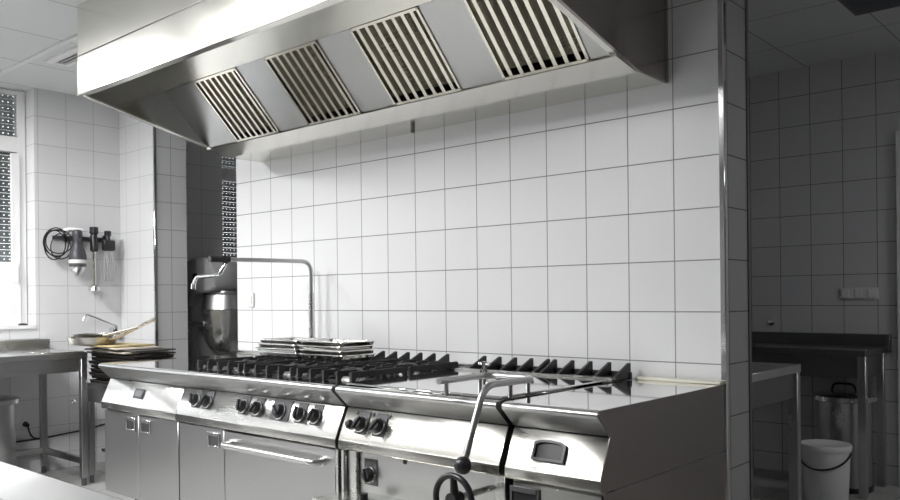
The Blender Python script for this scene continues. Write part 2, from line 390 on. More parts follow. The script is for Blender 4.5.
# filter plane
A = Vector((0, 2.632, 2.072)); Bv = Vector((0, 2.358, 2.356)); L = (Bv-A).length; d = (Bv-A).normalized(); nrm = Vector((0, -d.z, d.y))
if nrm.z > 0: nrm = -nrm
def fpt(x, s, o): return Vector((x, 0, 0)) + A + d*s + nrm*o
def slab(mb, x0, x1, s0, s1, o0, o1):
    t = bmesh.new(); P = [t.verts.new(fpt(x, s, o)) for x in (x0, x1) for s in (s0, s1) for o in (o0, o1)]
    for q in ((0, 1, 3, 2), (4, 6, 7, 5), (0, 4, 5, 1), (2, 3, 7, 6), (0, 2, 6, 4), (1, 5, 7, 3)): t.faces.new([P[i] for i in q])
    bmesh.ops.recalc_face_normals(t, faces=t.faces); mb._add(t, None)
FX = [(-3.855, -3.475), (-3.240, -2.850), (-2.628, -2.228), (-2.005, -1.605)]
edges = [HX0+.012] + [e for p in FX for e in p] + [HX1-.012]
for i in range(0, len(edges), 2):
    b = MB(); slab(b, edges[i]+.001, edges[i+1]-.001, 0, L, -.006, 0); build('blank_panel', b, S_door, hood)
bk = MB(); slab(bk, HX0+.012, HX1-.012, 0, L, -.07, -.062); build('filter_backing', bk, Void, hood)
for (x0, x1) in FX:
    fr = MB()
    slab(fr, x0, x0+.012, 0, L, -.03, .006); slab(fr, x1-.012, x1, 0, L, -.03, .006)
    slab(fr, x0, x1, .0, .016, -.03, .006); slab(fr, x0, x1, L-.012, L, -.03, .006)
    fo = build('grease_filter', fr, S_fil, hood)
    n = 7; pitch = (x1-x0-.03)/n
    for k in range(n):
        c = x0+.015+pitch*(k+.5); bf = MB()
        slab(bf, c-pitch*.17, c+pitch*.17, .016, L-.012, -.004, .003)
        slab(bf, c-pitch*.17, c-pitch*.13, .016, L-.012, -.028, -.004); slab(bf, c+pitch*.13, c+pitch*.17, .016, L-.012, -.028, -.004)
        build('baffle', bf, S_fil, fo)
    inner = MB()
    for k in range(n+1):
        c = x0+.015+pitch*k; slab(inner, max(x0+.012, c-pitch*.36), min(x1-.012, c+pitch*.36), .034, L-.012, -.030, -.026)
    build('inner_baffle', inner, S_groove_shaded, fo)

# ================================================================ COOKING LINE
TOP = .862; YB = 3.004
TOPP = [(2.100, TOP), (2.093, TOP-.003), (2.090, TOP-.010), (2.093, TOP-.018), (2.156, .778), (2.20, .778), (YB, .778), (YB, TOP)]
LIP = [(2.112, TOP-.0008), (2.103, TOP-.001), (2.097, TOP-.004), (2.0925, TOP-.009), (2.0905, TOP-.015), (2.092, TOP-.021), (2.097, TOP-.027), (2.156, .778), (2.20, .778), (2.20, TOP-.012), (2.112, TOP-.012)]
PLT = [(2.112, TOP-.012), (2.112, TOP), (YB, TOP), (YB, TOP-.012)]
FASP = [(2.158, .774), (2.106, .655), (2.103, .650), (2.103, .620), (2.106, .616), (2.20, .616), (2.20, .774)]
fd = Vector((0, 2.106-2.158, .655-.774)).normalized(); fn = Vector((0, fd.z, -fd.y))
if fn.y > 0: fn = -fn
def fas_M(x, z):
    """frame on the slanted fascia: local x along X, local y up the slope, local z outward"""
    t = (z-.655)/(.774-.655); y = 2.106+(2.158-2.106)*t
    ex = Vector((1, 0, 0)); ey = -fd; ez = ex.cross(ey)
    return Matrix(((ex.x, ey.x, ez.x, x), (ex.y, ey.y, ez.y, y), (ex.z, ey.z, ez.z, z), (0, 0, 0, 1)))
def vert_M(x, y, z):
    return Matrix(((1, 0, 0, x), (0, 0, -1, y), (0, 1, 0, z), (0, 0, 0, 1)))
def fascia(x0, x1, parent, m=None): return build('fascia', MB().prism(FASP, 'x', x0, x1, bev=.0015), m or S_front, parent)
def knob(M_, parent, rot=0, wide=.058, tall=.085, big=1.0, scale=1):
    k = MB()
    k.lathe([(0, .003), (.030*big, .003), (.031*big, .006), (.029*big, .014), (.024*big, .020), (.022*big, .030), (.019*big, .034), (0, .036)], n=24, M=M_)
    k.box(-.006, .006, -.026*big, .026*big, .018, .042, .003, M=M_ @ Matrix.Rotation(rot, 4, 'Z'))
    o = build('control_knob', k, Black, parent)
    build('knob_ring', MB().lathe([(.0295*big, .010), (.0325*big, .008), (.0325*big, .011), (.0295*big, .014)], n=24, M=M_), S_chrome, o)
    build('knob_plate', MB().box(-wide/2, wide/2, -tall/2+.008, tall/2+.008, 0, .0035, .001, M=M_), Grip, o)
    return o
def pocket_handle(x, z, parent, wd=.095, ht=.070, y=2.12, m=None, inner=None):
    o = MB(); t = .009; M_ = vert_M(x, y, z)
    o.box(-wd/2, -wd/2+t, -ht/2, ht/2, 0, .007, .001, M=M_).box(wd/2-t, wd/2, -ht/2, ht/2, 0, .007, .001, M=M_)
    o.box(-wd/2+t, wd/2-t, -ht/2, -ht/2+t, 0, .007, .001, M=M_).box(-wd/2+t, wd/2-t, ht/2-t*1.8, ht/2, 0, .010, .001, M=M_)
    h = build('handle', o, m or S_chrome, parent)
    build('handle_recess', MB().box(-wd/2+t, wd/2-t, -ht/2+t, ht/2-t*1.8, .0003, .0018, M=M_), inner or S_dark, h)  # flat plate, coloured dark to stand in for shade in the recess
    return h
def door(x0, x1, z0, z1, parent, y=2.12, name='door', m=None):
    return build(name, MB().box(x0, x1, y, y+.03, z0, z1, .003), m or S_door, parent)
def plinth(x0, x1, parent):
    n = 0
    for x in (x0+.14, x1-.14):
        for y in (2.24, 2.90):
            build('foot', MB().tube([(x, y, 0), (x, y, .155)], .02), S_dark, parent)
def carcass(x0, x1, parent, m=S_door):
    build('body', MB().box(x0, x1, 2.205, YB, .15, .776), m, parent)
    build('front_frame', MB().box(x0, x1, 2.152, 2.20, .15, .612), S_dark, parent)

# worktop that carries on over the first two units
wt = thing('worktop', 'long polished steel worktop with a rolled front lip under the burner grates', 'worktop', (-3.43, 2.55, .778))
build('top', MB().prism(PLT, 'x', -4.405, -2.458), S_top, wt)
build('front_lip', MB().prism(LIP, 'x', -4.405, -2.458, bev=.001), S_door, wt)
build('upstand', MB().box(-4.405, -2.458, YB-.03, YB, TOP, TOP+.022, .003), S_front, wt)

# neutral cabinet, left end
X0, X1, X2, X3 = -4.400, -3.634, -2.455, -2.437
cab = thing('base_cabinet', 'steel two-door base cabinet with a small display, left end of the cooking line', 'cabinet', (-4.017, 2.55, 0))
carcass(X0, X1-.003, cab); fascia(X0, X1-.0025, cab); plinth(X0, X1, cab)
d1 = door(X0+.004, -4.026, .165, .608, cab); d2 = door(-4.019, X1-.006, .165, .608, cab)
pocket_handle(-4.100, .555, d1, inner=S_dark); pocket_handle(-3.945, .555, d2, inner=S_dark)
Md = fas_M(-4.038, .716)
dd = build('display', MB().box(-.047, .047, -.026, .026, 0, .004, .001, M=Md), Black, cab)
build('display_window', MB().box(-.033, .033, -.014, .016, .004, .005, M=Md), S_dark, dd)

# gas range
rng = thing('gas_range', 'six burner stainless gas range with an oven door bar and black knobs', 'gas range', (-3.045, 2.55, 0))
carcass(X1+.003, X2, rng); fascia(X1+.0025, X2, rng); plinth(X1, X2, rng)
d3 = door(X1+.006, -3.245, .165, .608, rng); pocket_handle(-3.322, .553, d3, inner=S_dark)
ov = door(-3.238, X2-.016, .165, .606, rng, y=2.118, name='oven_door')
hp = smooth_path([(-3.185, 2.12, .553), (-3.185, 2.066, .553), (-2.545, 2.066, .553), (-2.545, 2.12, .553)], .03)
build('oven_handle', MB().tube(hp, .0145, 14), S_panel, ov)
for x in (-3.185, -2.545):
    build('handle_mount', MB().tube([(x, 2.118, .553), (x, 2.108, .553)], .020), S_panel, ov)
for x, ro in ((-3.492, .5), (-3.392, -.5), (-3.105, .4), (-2.998, -.5)):
    knob(fas_M(x, .722), rng, ro)
knob(fas_M(-2.838, .722), rng, .9, wide=.125, tall=.09, big=1.12)
for x, ro in ((-2.703, .2), (-2.603, -.3)): knob(fas_M(x, .722), rng, ro)
build('side_post', MB().box(X2-.013, X2, 2.118, 2.152, .165, .608, .001), S_panel, rng)
build('gap_shade_fill', MB().box(X2+.001, X3-.001, 2.18, YB, .15, .845), Void, rng)  # solid dark fill painting the shade between two units

# burner grates: cast iron blades
def grate(cx, cy, label):
    t = thing('burner_grate', label, 'burner grate', (cx, cy, TOP+.001), 'cast iron grates on the gas range')
    hw, hd, z0, z1 = .178, .162, .0, .041
    m = MB()
    for a, b, y in ((-hw, -.06, 0), (.06, hw, 0), (-hw, hw, -hd*.62), (-hw, hw, hd*.62)):
        build('cross_bar', MB().box(a, b, y-.005, y+.005, .014, .030, .002), Iron, t, local=True)
    for k in range(5):
        x = -hw+.006+k*(2*hw-.012)/4; b = MB()
        if k in (0, 4): b.prism([(-hd, 0), (-hd, z1-.004), (-hd+.006, z1), (hd-.006, z1), (hd, z1-.004), (hd, 0), (hd-.02, 0), (hd-.03, .016), (-hd+.03, .016), (-hd+.02, 0)], 'x', x-.005, x+.005)
        else:
            g = .055 if k == 2 else .04
            for s in (-1, 1):
                b = MB(); b.prism([(s*hd, 0), (s*hd, z1-.004), (s*(hd-.006), z1), (s*(g+.02), z1), (s*g, z1-.012), (s*(g+.01), .02), (s*(hd-.03), .016), (s*(hd-.02), 0)], 'x', x-.005, x+.005)
                build('blade', b, Iron, t, local=True)
            continue
        build('blade', b, Iron, t, local=True)
    return t
def burner(cx, cy, label):
    t = thing('gas_burner', label, 'gas burner', (cx, cy, TOP+.001), 'gas burners under the grates')
    build('burner_ring', MB().lathe([(0, 0), (.06, 0), (.058, .008), (.045, .014), (.045, .022), (0, .022)], n=28), S_panel, t, local=True)
    build('burner_cap', MB().lathe([(0, .022), (.046, .022), (.048, .028), (.040, .034), (.018, .036), (.014, .040), (0, .040)], n=28), Iron, t, local=True)
    return t
colname = ['left', 'middle', 'right']
GX = (-3.435, -3.045, -2.655)
g0 = grate(GX[0], 2.375, 'x'); b0 = burner(GX[0], 2.375, 'x')
for j, (cy, rn) in enumerate(((2.375, 'front'), (2.712, 'rear'))):
    for i, cx in enumerate(GX):
        lab = f'black cast iron pan grate, {rn} row, {colname[i]} one of three on the range'
        lb2 = f'gas burner head under the {rn} row, {colname[i]} grate of the range'
        if i == 0 and j == 0: g0['label'] = lab; b0['label'] = lb2
        else: dup(g0, (cx, cy, TOP+.001), lab); dup(b0, (cx, cy, TOP+.001), lb2)

# flue grilles: rows of wedge shaped fins against the wall
def flue(cx, label, n=5, width=.355, cy=2.903):
    t = thing('flue_grille', label, 'flue grille', (cx, cy, TOP+.001), 'cast iron flue grilles along the wall')
    build('base_bar', MB().box(-width/2-.012, width/2+.012, .045, .068, 0, .030, .003).box(-width/2-.008, width/2+.008, -.008, .045, 0, .010, .002), Iron, t, local=True)
    for k in range(n):
        x = -width/2+k*width/(n-1)
        build('fin', MB().prism([(-.055, .006), (-.050, .018), (.058, .066), (.066, .064), (.066, .006)], 'x', x-.007, x+.007, bev=.001), Iron, t, local=True)
    return t
fl = flue(-3.245, 'black finned flue grille behind the trays, furthest along the wall')
for cx, lb in ((-2.800, 'black finned flue grille on the wall side of the burner grates'),
               (-2.215, 'black finned flue grille behind the hinge of the pan lid'),
               (-1.823, 'black finned flue grille nearest the right end of the cooking line')):
    dup(fl, (cx, 2.903, TOP+.001), lb)

# tilting pan unit
P0, P1 = -2.437, -1.645
pan = thing('tilting_pan_unit', 'stainless tilting pan unit with flat lid, lever, crank wheel and black knobs', 'tilting pan', (-2.04, 2.55, 0))
build('body', MB().box(P0, P1, 2.205, YB, .15, .776), S_door, pan)
build('top', MB().prism(PLT, 'x', P0, P1), S_top, pan)
build('front_lip', MB().prism(LIP, 'x', P0, P1, bev=.001), S_door, pan)
fascia(P0, P1, pan, S_front_dim); plinth(P0, P1, pan)
build('lid', MB().box(P0+.012, P1-.012, 2.135, 2.79, TOP, TOP+.010, .004), S_top, pan)
build('rear_ledge', MB().box(P0, P1, 2.795, 2.835, TOP, TOP+.018, .004), S_panel, pan)
build('lower_panel', MB().box(P0+.075, P1-.045, 2.150, 2.205, .40, .612, .001), S_door, pan)
build('side_post', MB().box(P0, P0+.016, 2.118, 2.205, .16, .613, .002), S_panel, pan)
build('side_post', MB().box(P0+.020, P0+.07, 2.135, 2.205, .16, .613, .002), S_panel, pan)
build('side_post', MB().box(P1-.04, P1, 2.135, 2.205, .16, .613, .002), S_panel, pan)
build('drip_shelf', MB().box(P0+.02, P1-.06, 1.955, 2.150, .435, .458, .003), S_hood, pan)
build('under_drawer', MB().box(P0+.02, P1-.045, 2.16, 2.205, .16, .43, .002), S_door, pan)
build('drain_spout', MB().tube([(-2.27, 2.08, .458), (-2.27, 2.08, .472)], .018), Black, pan)
knob(fas_M(-2.328, .717), pan, -.5, wide=.06, tall=.088); knob(fas_M(-2.231, .717), pan, -.6, wide=.06, tall=.088)
Mb = fas_M(-2.398, .712)
build('ignition_button', MB().lathe([(0, 0), (.018, 0), (.018, .006), (.013, .010), (.011, .016), (0, .017)], n=20, M=Mb), Black, pan)
for x in (-2.372, -2.283, -2.195):
    build('indicator_lamp', MB().lathe([(0, 0), (.007, 0), (.006, .004), (0, .005)], n=12, M=fas_M(x, .757)), Grip, pan)
knob(vert_M(-2.300, 2.150, .528), pan, .4, wide=.07, tall=.10)
build('lock_screw', MB().lathe([(0, 0), (.010, 0), (.008, .004), (0, .005)], n=12, M=vert_M(-2.118, 2.150, .598)), Black, pan)
# lid rail and lever
zr = .922
rail = smooth_path([(-1.83, 2.02, zr), (-1.83, 2.285, zr), (-1.622, 2.285, zr), (-1.622, 2.005, zr+.001), (-1.622, 1.905, .700)], .055, 8)
rl = build('lid_lever', MB().tube(rail, .0115, 14), S_door, pan)
for x, y in ((-1.83, 2.06), (-1.83, 2.24), (-1.625, 2.145), (-1.655, 2.285)):
    build('rail_post', MB().tube([(x, y, TOP+.008), (x, y, zr)], .008), S_chrome, rl)
build('lever_ball', MB().lathe([(0.0, -.028)]+[(.028*math.cos(a), .028*math.sin(a)) for a in [math.radians(q) for q in range(-70, 71, 20)]]+[(0, .028)], (-1.622, 1.898, .688), 24), Black, rl)
# crank wheel
cw = build('crank_wheel', MB().tube([(-1.712+.075*math.cos(a), 1.955, .560+.075*math.sin(a)) for a in [2*PI*k/36 for k in range(36)]], .0105, 12, closed=True), Black, pan)
sp = MB()
for a in (90, 210, 330):
    a = math.radians(a); sp.tube([(-1.712, 1.962, .560), (-1.712+.072*math.cos(a), 1.955, .560+.072*math.sin(a))], [.016, .010], 10)
sp.tube([(-1.712, 1.94, .560), (-1.712, 1.985, .560)], .022, 16)
build('spoke', sp, Black, cw)
build('wheel_shaft', MB().tube([(-1.712, 1.985, .560), (-1.712, 2.15, .560)], .012), S_panel, cw)
build('gap_shade_fill', MB().box(P1+.001, P1+.022, 2.20, 2.80, .15, .840), Void, pan)
# lid hinge tap at the back
hg = thing('hinge_fitting', 'small chrome fitting standing at the back of the pan lid beside the finned grilles', 'fitting', (-2.235, 2.765, TOP+.011))
build('stem', MB().tube([(-2.235, 2.765, TOP+.011), (-2.235, 2.765, .922)], .012).lathe([(0, 0), (.02, 0), (.02, .012), (0, .012)], (-2.235, 2.765, TOP+.011), 16), S_chrome, hg)
build('cross_arm', MB().tube([(-2.265, 2.765, .912), (-2.205, 2.765, .912)], .007), S_panel, hg)

# end cabinet
E0, E1 = -1.621, -1.262
end = thing('end_cabinet', 'narrow steel cabinet with a reflective top and black recessed handles, rightmost on the cooking line', 'cabinet', (-1.44, 2.55, 0))
build('body', MB().box(E0, E1-.005, 2.205, YB, .15, .776), S_door, end)
build('top', MB().prism(PLT, 'x', E0, E1-.004), S_top, end)
build('front_lip', MB().prism(LIP, 'x', E0, E1-.004, bev=.001), S_door, end)
build('upstand', MB().box(E0, E1-.004, YB-.035, YB, TOP, TOP+.013, .003), Cream, end)
fascia(E0, E1-.004, end, S_front_dim); plinth(E0, E1, end)
SP = [(2.100, TOP), (2.090, TOP-.012), (2.158, .776), (2.103, .650), (2.103, .620), (2.112, .616), (YB+.004, .616), (YB+.004, TOP)]
build('side_panel', MB().prism(SP, 'x', E1-.004, E1), S_side_shaded, end)
build('side_panel', MB().box(E1-.004, E1, 2.122, YB+.004, .15, .612), S_side_shaded, end)
build('front_frame', MB().box(E0, E1-.005, 2.150, 2.204, .15, .612, .001), S_panel, end)
dr = door(E0+.018, E1-.012, .165, .604, end, y=2.121, m=S_front)
pocket_handle(-1.552, .560, dr, wd=.115, ht=.062, y=2.121, m=Grip, inner=Black)
Mh = fas_M(-1.462, .715)
h2 = MB(); wd, ht = .12, .068
ring = [(-wd/2, -ht/2), (wd/2, -ht/2), (wd/2, ht/2-.012), (wd/2-.022, ht/2-.003), (0, ht/2), (-wd/2+.022, ht/2-.003), (-wd/2, ht/2-.012)]
inn = [(x*.86, y*.76) for x, y in ring]
for i in range(len(ring)):
    j = (i+1) % len(ring); h2.prism([ring[i], ring[j], inn[j], inn[i]], 'z', 0, .010, M=Mh)
hh = build('handle', h2, Grip, end)
build('handle_recess', MB().prism(inn, 'z', .0005, .002, M=Mh), Black, hh)

# ================================================================ ON THE COOKING LINE
fc = thing('swing_faucet', 'tall chrome swing-arm pot filler tap rising behind the grates', 'faucet', (-3.621, 2.94, TOP))
build('riser', MB().tube([(-3.621, 2.94, TOP+.001), (-3.621, 2.94, 1.225)], .0165, 16).tube([(-3.621, 2.94, 1.22), (-3.621, 2.94, 1.235)], .019, 16), S_panel, fc)
build('swing_arm', MB().tube(smooth_path([(-3.621, 2.94, 1.23), (-3.621, 2.94, 1.412), (-3.690, 2.43, 1.412)], .065, 8), .0115, 14), S_door, fc)
jt = build('joint', MB().tube([(-3.69, 2.455, 1.412), (-3.703, 2.345, 1.412)], .017, 14).tube([(-3.69, 2.43, 1.432), (-3.69, 2.43, 1.385)], .014, 12), Black, fc)
build('spout', MB().tube(smooth_path([(-3.685, 2.43, 1.39), (-3.70, 2.40, 1.330), (-3.925, 2.40, 1.325), (-3.945, 2.40, 1.268)], .03, 6), .010, 12).tube([(-3.944, 2.40, 1.29), (-3.948, 2.40, 1.262)], .013, 12), S_chrome, fc)

def tray_pan(label, c, w_=.33, d_=.22, h_=.018, m=None):
    t = thing('baking_tray', label, 'baking tray', c, 'shallow trays stacked on the rear grates')
    o = MB(); q = .012
    for a, b in (((-w_/2, -d_/2), (w_/2, -d_/2)), ((w_/2, -d_/2), (w_/2, d_/2)), ((w_/2, d_/2), (-w_/2, d_/2)), ((-w_/2, d_/2), (-w_/2, -d_/2))):
        pass
    o.box(-w_/2+q, w_/2-q, -d_/2+q, d_/2-q, 0, .0015)
    for s in (-1, 1):
        o.prism([(s*(d_/2-q), 0), (s*(d_/2-.004), h_), (s*(d_/2+.004), h_), (s*(d_/2+.004), h_-.002), (s*(d_/2-.002), h_-.002), (s*(d_/2-q-.0015), 0)], 'x', -w_/2+.006, w_/2-.006)
        o.prism([(s*(w_/2-q), 0), (s*(w_/2-.004), h_), (s*(w_/2+.004), h_), (s*(w_/2+.004), h_-.002), (s*(w_/2-.002), h_-.002), (s*(w_/2-q-.0015), 0)], 'y', -d_/2+.006, d_/2-.006)
    build('pan', o, m or S_panel, t, local=True)
    rm = MB()
    rm.tube(smooth_path([(-w_/2, -d_/2, h_), (w_/2, -d_/2, h_), (w_/2, d_/2, h_), (-w_/2, d_/2, h_), (-w_/2, -d_/2, h_)], .03, 4), .0035, 8)
    build('rolled_rim', rm, S_chrome, t, local=True)
    return t
zt = TOP+.043
ordn = ['bottom', 'second', 'third', 'top']
ta = tray_pan('x', (-3.50, 2.72, zt)); tb = tray_pan('x', (-3.16, 2.73, zt), m=S_hood)
for k in range(4):
    la = f'grey steel tray, {ordn[k]} of the left-hand stack on the rear grates'; lb = f'warm-toned steel tray, {ordn[k]} of the right-hand stack on the rear grates'
    if k == 0: ta['label'] = la; tb['label'] = lb
    else:
        dup(ta, (-3.50+random.uniform(-.012, .012), 2.72+random.uniform(-.01, .01), zt+k*.0215), la, random.uniform(-.03, .03))
        dup(tb, (-3.16+random.uniform(-.01, .01), 2.73+random.uniform(-.01, .01), zt+k*.0215), lb, random.uniform(-.03, .03))

# ================================================================ LEFT WORKTABLE
lt = thing('worktable', 'grey steel worktable with square legs standing under the window', 'table', (-5.65, 1.5, 0))
build('tabletop', MB().box(-5.99, -5.312, .30, 2.452, .832, .870, .003), S_table, lt)
build('backsplash', MB().prism([(-5.99, .870), (-5.99, .945), (-5.965, .945), (-5.955, .870)], 'y', .30, 2.452, bev=.002).box(-5.988, -5.88, .3, 2.45, .870, .9415), S_panel, lt)
build('apron', MB().box(-5.95, -5.325, .34, 2.405, .745, .832, .001), S_table, lt)
for x, y in ((-5.333, 2.43), (-5.950, 2.43), (-5.333, .34), (-5.950, .34)):
    lg = build('leg', MB().box(x-.02, x+.02, y-.02, y+.02, .05, .832, .002), S_table, lt)
    build('foot', MB().tube([(x, y, 0), (x, y, .05)], .016), S_dark, lg)
build('stretcher', MB().box(-5.94, -5.355, 2.415, 2.445, .14, .18, .002), S_table, lt)
build('stretcher', MB().box(-5.965, -5.935, .36, 2.41, .14, .18, .002), S_table, lt)

# lower stand with trays beside it
ls = thing('tray_stand', 'low steel stand squeezed between the worktable and the cooking line', 'stand', (-5.0, 2.76, 0))
build('shelf_top', MB().box(-5.405, -4.60, 2.475, 2.985, .635, .665, .002), S_table, ls)
build('apron', MB().box(-5.38, -4.63, 2.485, 2.50, .54, .635, .002), S_table, ls)
build('shelf_rack', MB().box(-5.36, -4.64, 2.56, 2.96, .20, .22, .002), S_dark, ls)
for x, y in ((-5.383, 2.505), (-4.62, 2.505), (-5.383, 2.96), (-4.62, 2.96)):
    lg = build('leg', MB().box(x-.018, x+.018, y-.018, y+.018, .05, .635, .002), S_table, ls)
    build('foot', MB().tube([(x, y, 0), (x, y, .05)], .014), S_dark, lg)

def dark_tray(c, label, w_, d_, rz, m, h_=.02):
    t = thing('oven_tray', label, 'oven tray', c, 'dark oven trays piled on the low stand', rz)
    o = MB(); o.box(-w_/2+.01, w_/2-.01, -d_/2+.01, d_/2-.01, 0, .002)
    for s in (-1, 1):
        o.prism([(s*(d_/2-.012), 0), (s*d_/2, h_), (s*(d_/2+.008), h_), (s*(d_/2+.008), h_-.002), (s*(d_/2+.001), h_-.002), (s*(d_/2-.009), 0)], 'x', -w_/2, w_/2)
        o.prism([(s*(w_/2-.012), 0), (s*w_/2, h_), (s*(w_/2+.008), h_), (s*(w_/2+.008), h_-.002), (s*(w_/2+.001), h_-.002), (s*(w_/2-.009), 0)], 'y', -d_/2, d_/2)
    build('pan', o, m, t, local=True)
    return t
dt = None
pos_names = ['lowest', 'second lowest', 'third lowest', 'fourth lowest', 'fifth from the bottom', 'sixth from the bottom', 'seventh from the bottom', 'topmost']
for k in range(8):
    c = (-5.08+random.uniform(-.02, .02), 2.635+random.uniform(-.012, .012), .665+k*.0245); rz = random.uniform(-.03, .03)
    lb = f'blackened oven tray, {pos_names[k]} of the pile on the low stand'
    if dt is None: dt = dark_tray(c, lb, .58, .27, rz, PanBlack)
    else: dup(dt, c, lb, rz)
def board(c, w_, d_, rz, m, label, h_=.009, rx=0):
    o = build('cutting_board', MB().box(-w_/2, w_/2, -d_/2, d_/2, 0, h_, .002), m)
    o.location = c; o.rotation_euler = (rx, 0, rz); return tag(o, label, 'board', 'thin boards under the frying pans')
ZB = .861
build_b = [((-5.08, 2.625, ZB+.001), .60, .28, .06, PanBlack, 'thin black sheet lying on the oven tray pile, lowest of the flat boards'),
           ((-5.07, 2.61, ZB+.013), .54, .28, -.08, Wood2, 'pale greyish board lying between two dark sheets'),
           ((-5.04, 2.60, ZB+.025), .58, .28, .10, PanBlack, 'black sheet sticking out to the right under the yellowish board'),
           ((-5.10, 2.60, ZB+.037), .50, .28, -.12, Wood2, 'pale board with a worn edge just below the yellowish one'),
           ((-5.17, 2.58, ZB+.049), .42, .30, .06, Wood, 'yellowish wooden board right under the frying pans')]
for a in build_b: board(*a)
ZPAN = ZB+.060
def fry(c, R, hgt, ang, hl, rise, label, hm):
    t = thing('frying_pan', label, 'frying pan', c, 'frying pans beside the worktable', ang)
    build('pan_body', MB().lathe([(0, 0), (R*.80, 0), (R*.86, .006), (R, hgt), (R+.004, hgt), (R+.003, hgt-.003), (R*.88, .003), (R*.80, -.002+.003), (0, .003)][:5]+[(R+.002, hgt-.002), (R-.003, hgt-.001), (R*.84, .008), (R*.78, .003), (0, .003)], n=48), Alu, t, local=True)
    pts = smooth_path([(R*.97, 0, hgt*.75), (R+.05, 0, hgt*.9), (R+hl, 0, hgt+rise)], .03, 5)
    build('pan_handle', MB().tube(pts, [.011]*2+[.009]*(len(pts)-3)+[.011], 12), hm, t, local=True)
    for s in (-1, 1):
        build('rivet', MB().lathe([(0, 0), (.006, 0), (.004, .004), (0, .005)], n=10, M=Matrix.Translation((R*.95, s*.008, hgt*.78)) @ Matrix.Rotation(-PI/2, 4, 'Y')), S_chrome, t, local=True)
    return t
fry((-5.275, 2.47, ZPAN), .160, .050, math.radians(18), .375, .120, 'larger pale metal frying pan with an upturned handle, on the yellowish board', Brass)
fry((-5.262, 2.474, ZPAN+.034), .125, .034, math.radians(0), .46, .055, 'smaller frying pan nested inside the larger one, its handle the lower of two', Brass)
bs_ = thing('baking_sheet', 'thin pale metal sheet lying flat on the far end of the window worktable', 'baking sheet', (-5.50, 2.30, .871))
build('sheet', MB().box(-5.66, -5.335, 2.17, 2.44, .871, .877, .002), S_hood, bs_)

tp = thing('sink_tap', 'thin chrome tap with a long angled spout on the window wall behind the pans', 'tap', (-5.96, 2.92, 1.0))
build('mount', MB().tube([(-5.999, 2.955, .985), (-5.94, 2.955, .985)], .022, 14), S_chrome, tp)
build('valve_handle', MB().tube([(-5.93, 2.955, .985), (-5.93, 2.955, .955)], .012, 10).tube([(-5.93, 2.93, .962), (-5.93, 2.985, .962)], .008, 8), Black, tp)
build('spout', MB().tube(smooth_path([(-5.94, 2.955, .985), (-5.905, 2.955, 1.015), (-5.905, 2.72, 1.110), (-5.905, 2.695, 1.062)], .03, 5), .0085, 10), S_chrome, tp)

# ================================================================ TOOLS ON THE WALL
ur = thing('utensil_rail', 'dark rail with hooks screwed to the tiled window wall', 'rail', (-5.985, 2.70, 1.66))
build('bar', MB().box(-5.998, -5.975, 2.52, 2.90, 1.645, 1.675, .003), Grip, ur)
for y in (2.60, 2.68, 2.795, 2.89):
    build('hook', MB().box(-5.976, -5.956, y-.012, y+.012, 1.635, 1.69, .003), Black, ur)
hb = thing('hand_blender', 'grey hand blender motor body hanging on the rail with its looped black cord', 'hand blender', (-5.915, 2.64, 1.55))
cb_ = (-5.892, 2.655, 0)
build('motor_body', MB().lathe([(0, 1.715), (.026, 1.715), (.034, 1.70), (.032, 1.66), (.028, 1.63), (.032, 1.60), (.050, 1.565), (.060, 1.53), (.061, 1.500), (0, 1.500)], cb_, 28), Grey, hb)
build('white_band', MB().lathe([(0, 1.500), (.061, 1.500), (.062, 1.486), (.060, 1.474), (0, 1.474)], cb_, 28), WhiteP, hb)
build('lower_band', MB().lathe([(0, 1.474), (.059, 1.474), (.056, 1.450), (0, 1.450)], cb_, 28), Grip, hb)
build('coupling', MB().lathe([(0, 1.450), (.054, 1.450), (.046, 1.42), (.022, 1.398), (.020, 1.385), (0, 1.385)], cb_, 28), S_panel, hb)
build('switch', MB().box(-5.890, -5.876, 2.628, 2.652, 1.60, 1.66, .004), Black, hb)
build('top_handle', MB().tube([(-5.97, 2.59, 1.712), (-5.93, 2.62, 1.724), (-5.90, 2.70, 1.715)], .014), WhiteP, hb)
cm = MB()
for k, (ry, rz_, dy, dz) in enumerate(((.085, .095, 0, 0), (.075, .105, -.02, -.01), (.095, .085, .01, .015), (.07, .09, .02, -.02), (.088, .10, -.012, .01))):
    cm.tube([(-5.94+.010*math.sin(a*2+k)+.006*k-.012, 2.535+dy+ry*math.cos(a), 1.615+dz+rz_*math.sin(a)) for a in [2*PI*q/30 for q in range(30)]], .0042, 6, closed=True)
cm.tube(smooth_path([(-5.93, 2.60, 1.68), (-5.93, 2.62, 1.715), (-5.915, 2.64, 1.70)], .02), .0045, 6)
build('cord', cm, Black, hb)
bs = thing('blending_shaft', 'steel blending stick attachment with black top hanging in the middle of the rail', 'blender attachment', (-5.92, 2.790, 1.50))
cs = (-5.922, 2.790, 0)
build('coupling', MB().lathe([(0, 1.745), (.030, 1.745), (.031, 1.70), (.022, 1.69), (.022, 1.675), (.028, 1.665), (.028, 1.575), (.020, 1.565), (0, 1.565)], cs, 24), Black, bs)
build('shaft', MB().lathe([(0, 1.565), (.012, 1.565), (.012, 1.315), (0, 1.315)], cs, 20), S_hood, bs)
build('blade_guard', MB().lathe([(0, 1.330), (.014, 1.325), (.038, 1.308), (.043, 1.280), (.041, 1.280), (.036, 1.304), (.010, 1.318), (0, 1.318)], cs, 24), S_hood, bs)
wh = thing('whisk_attachment', 'double wire whisk attachment with black gearbox, right end of the rail', 'blender attachment', (-5.92, 2.900, 1.50))
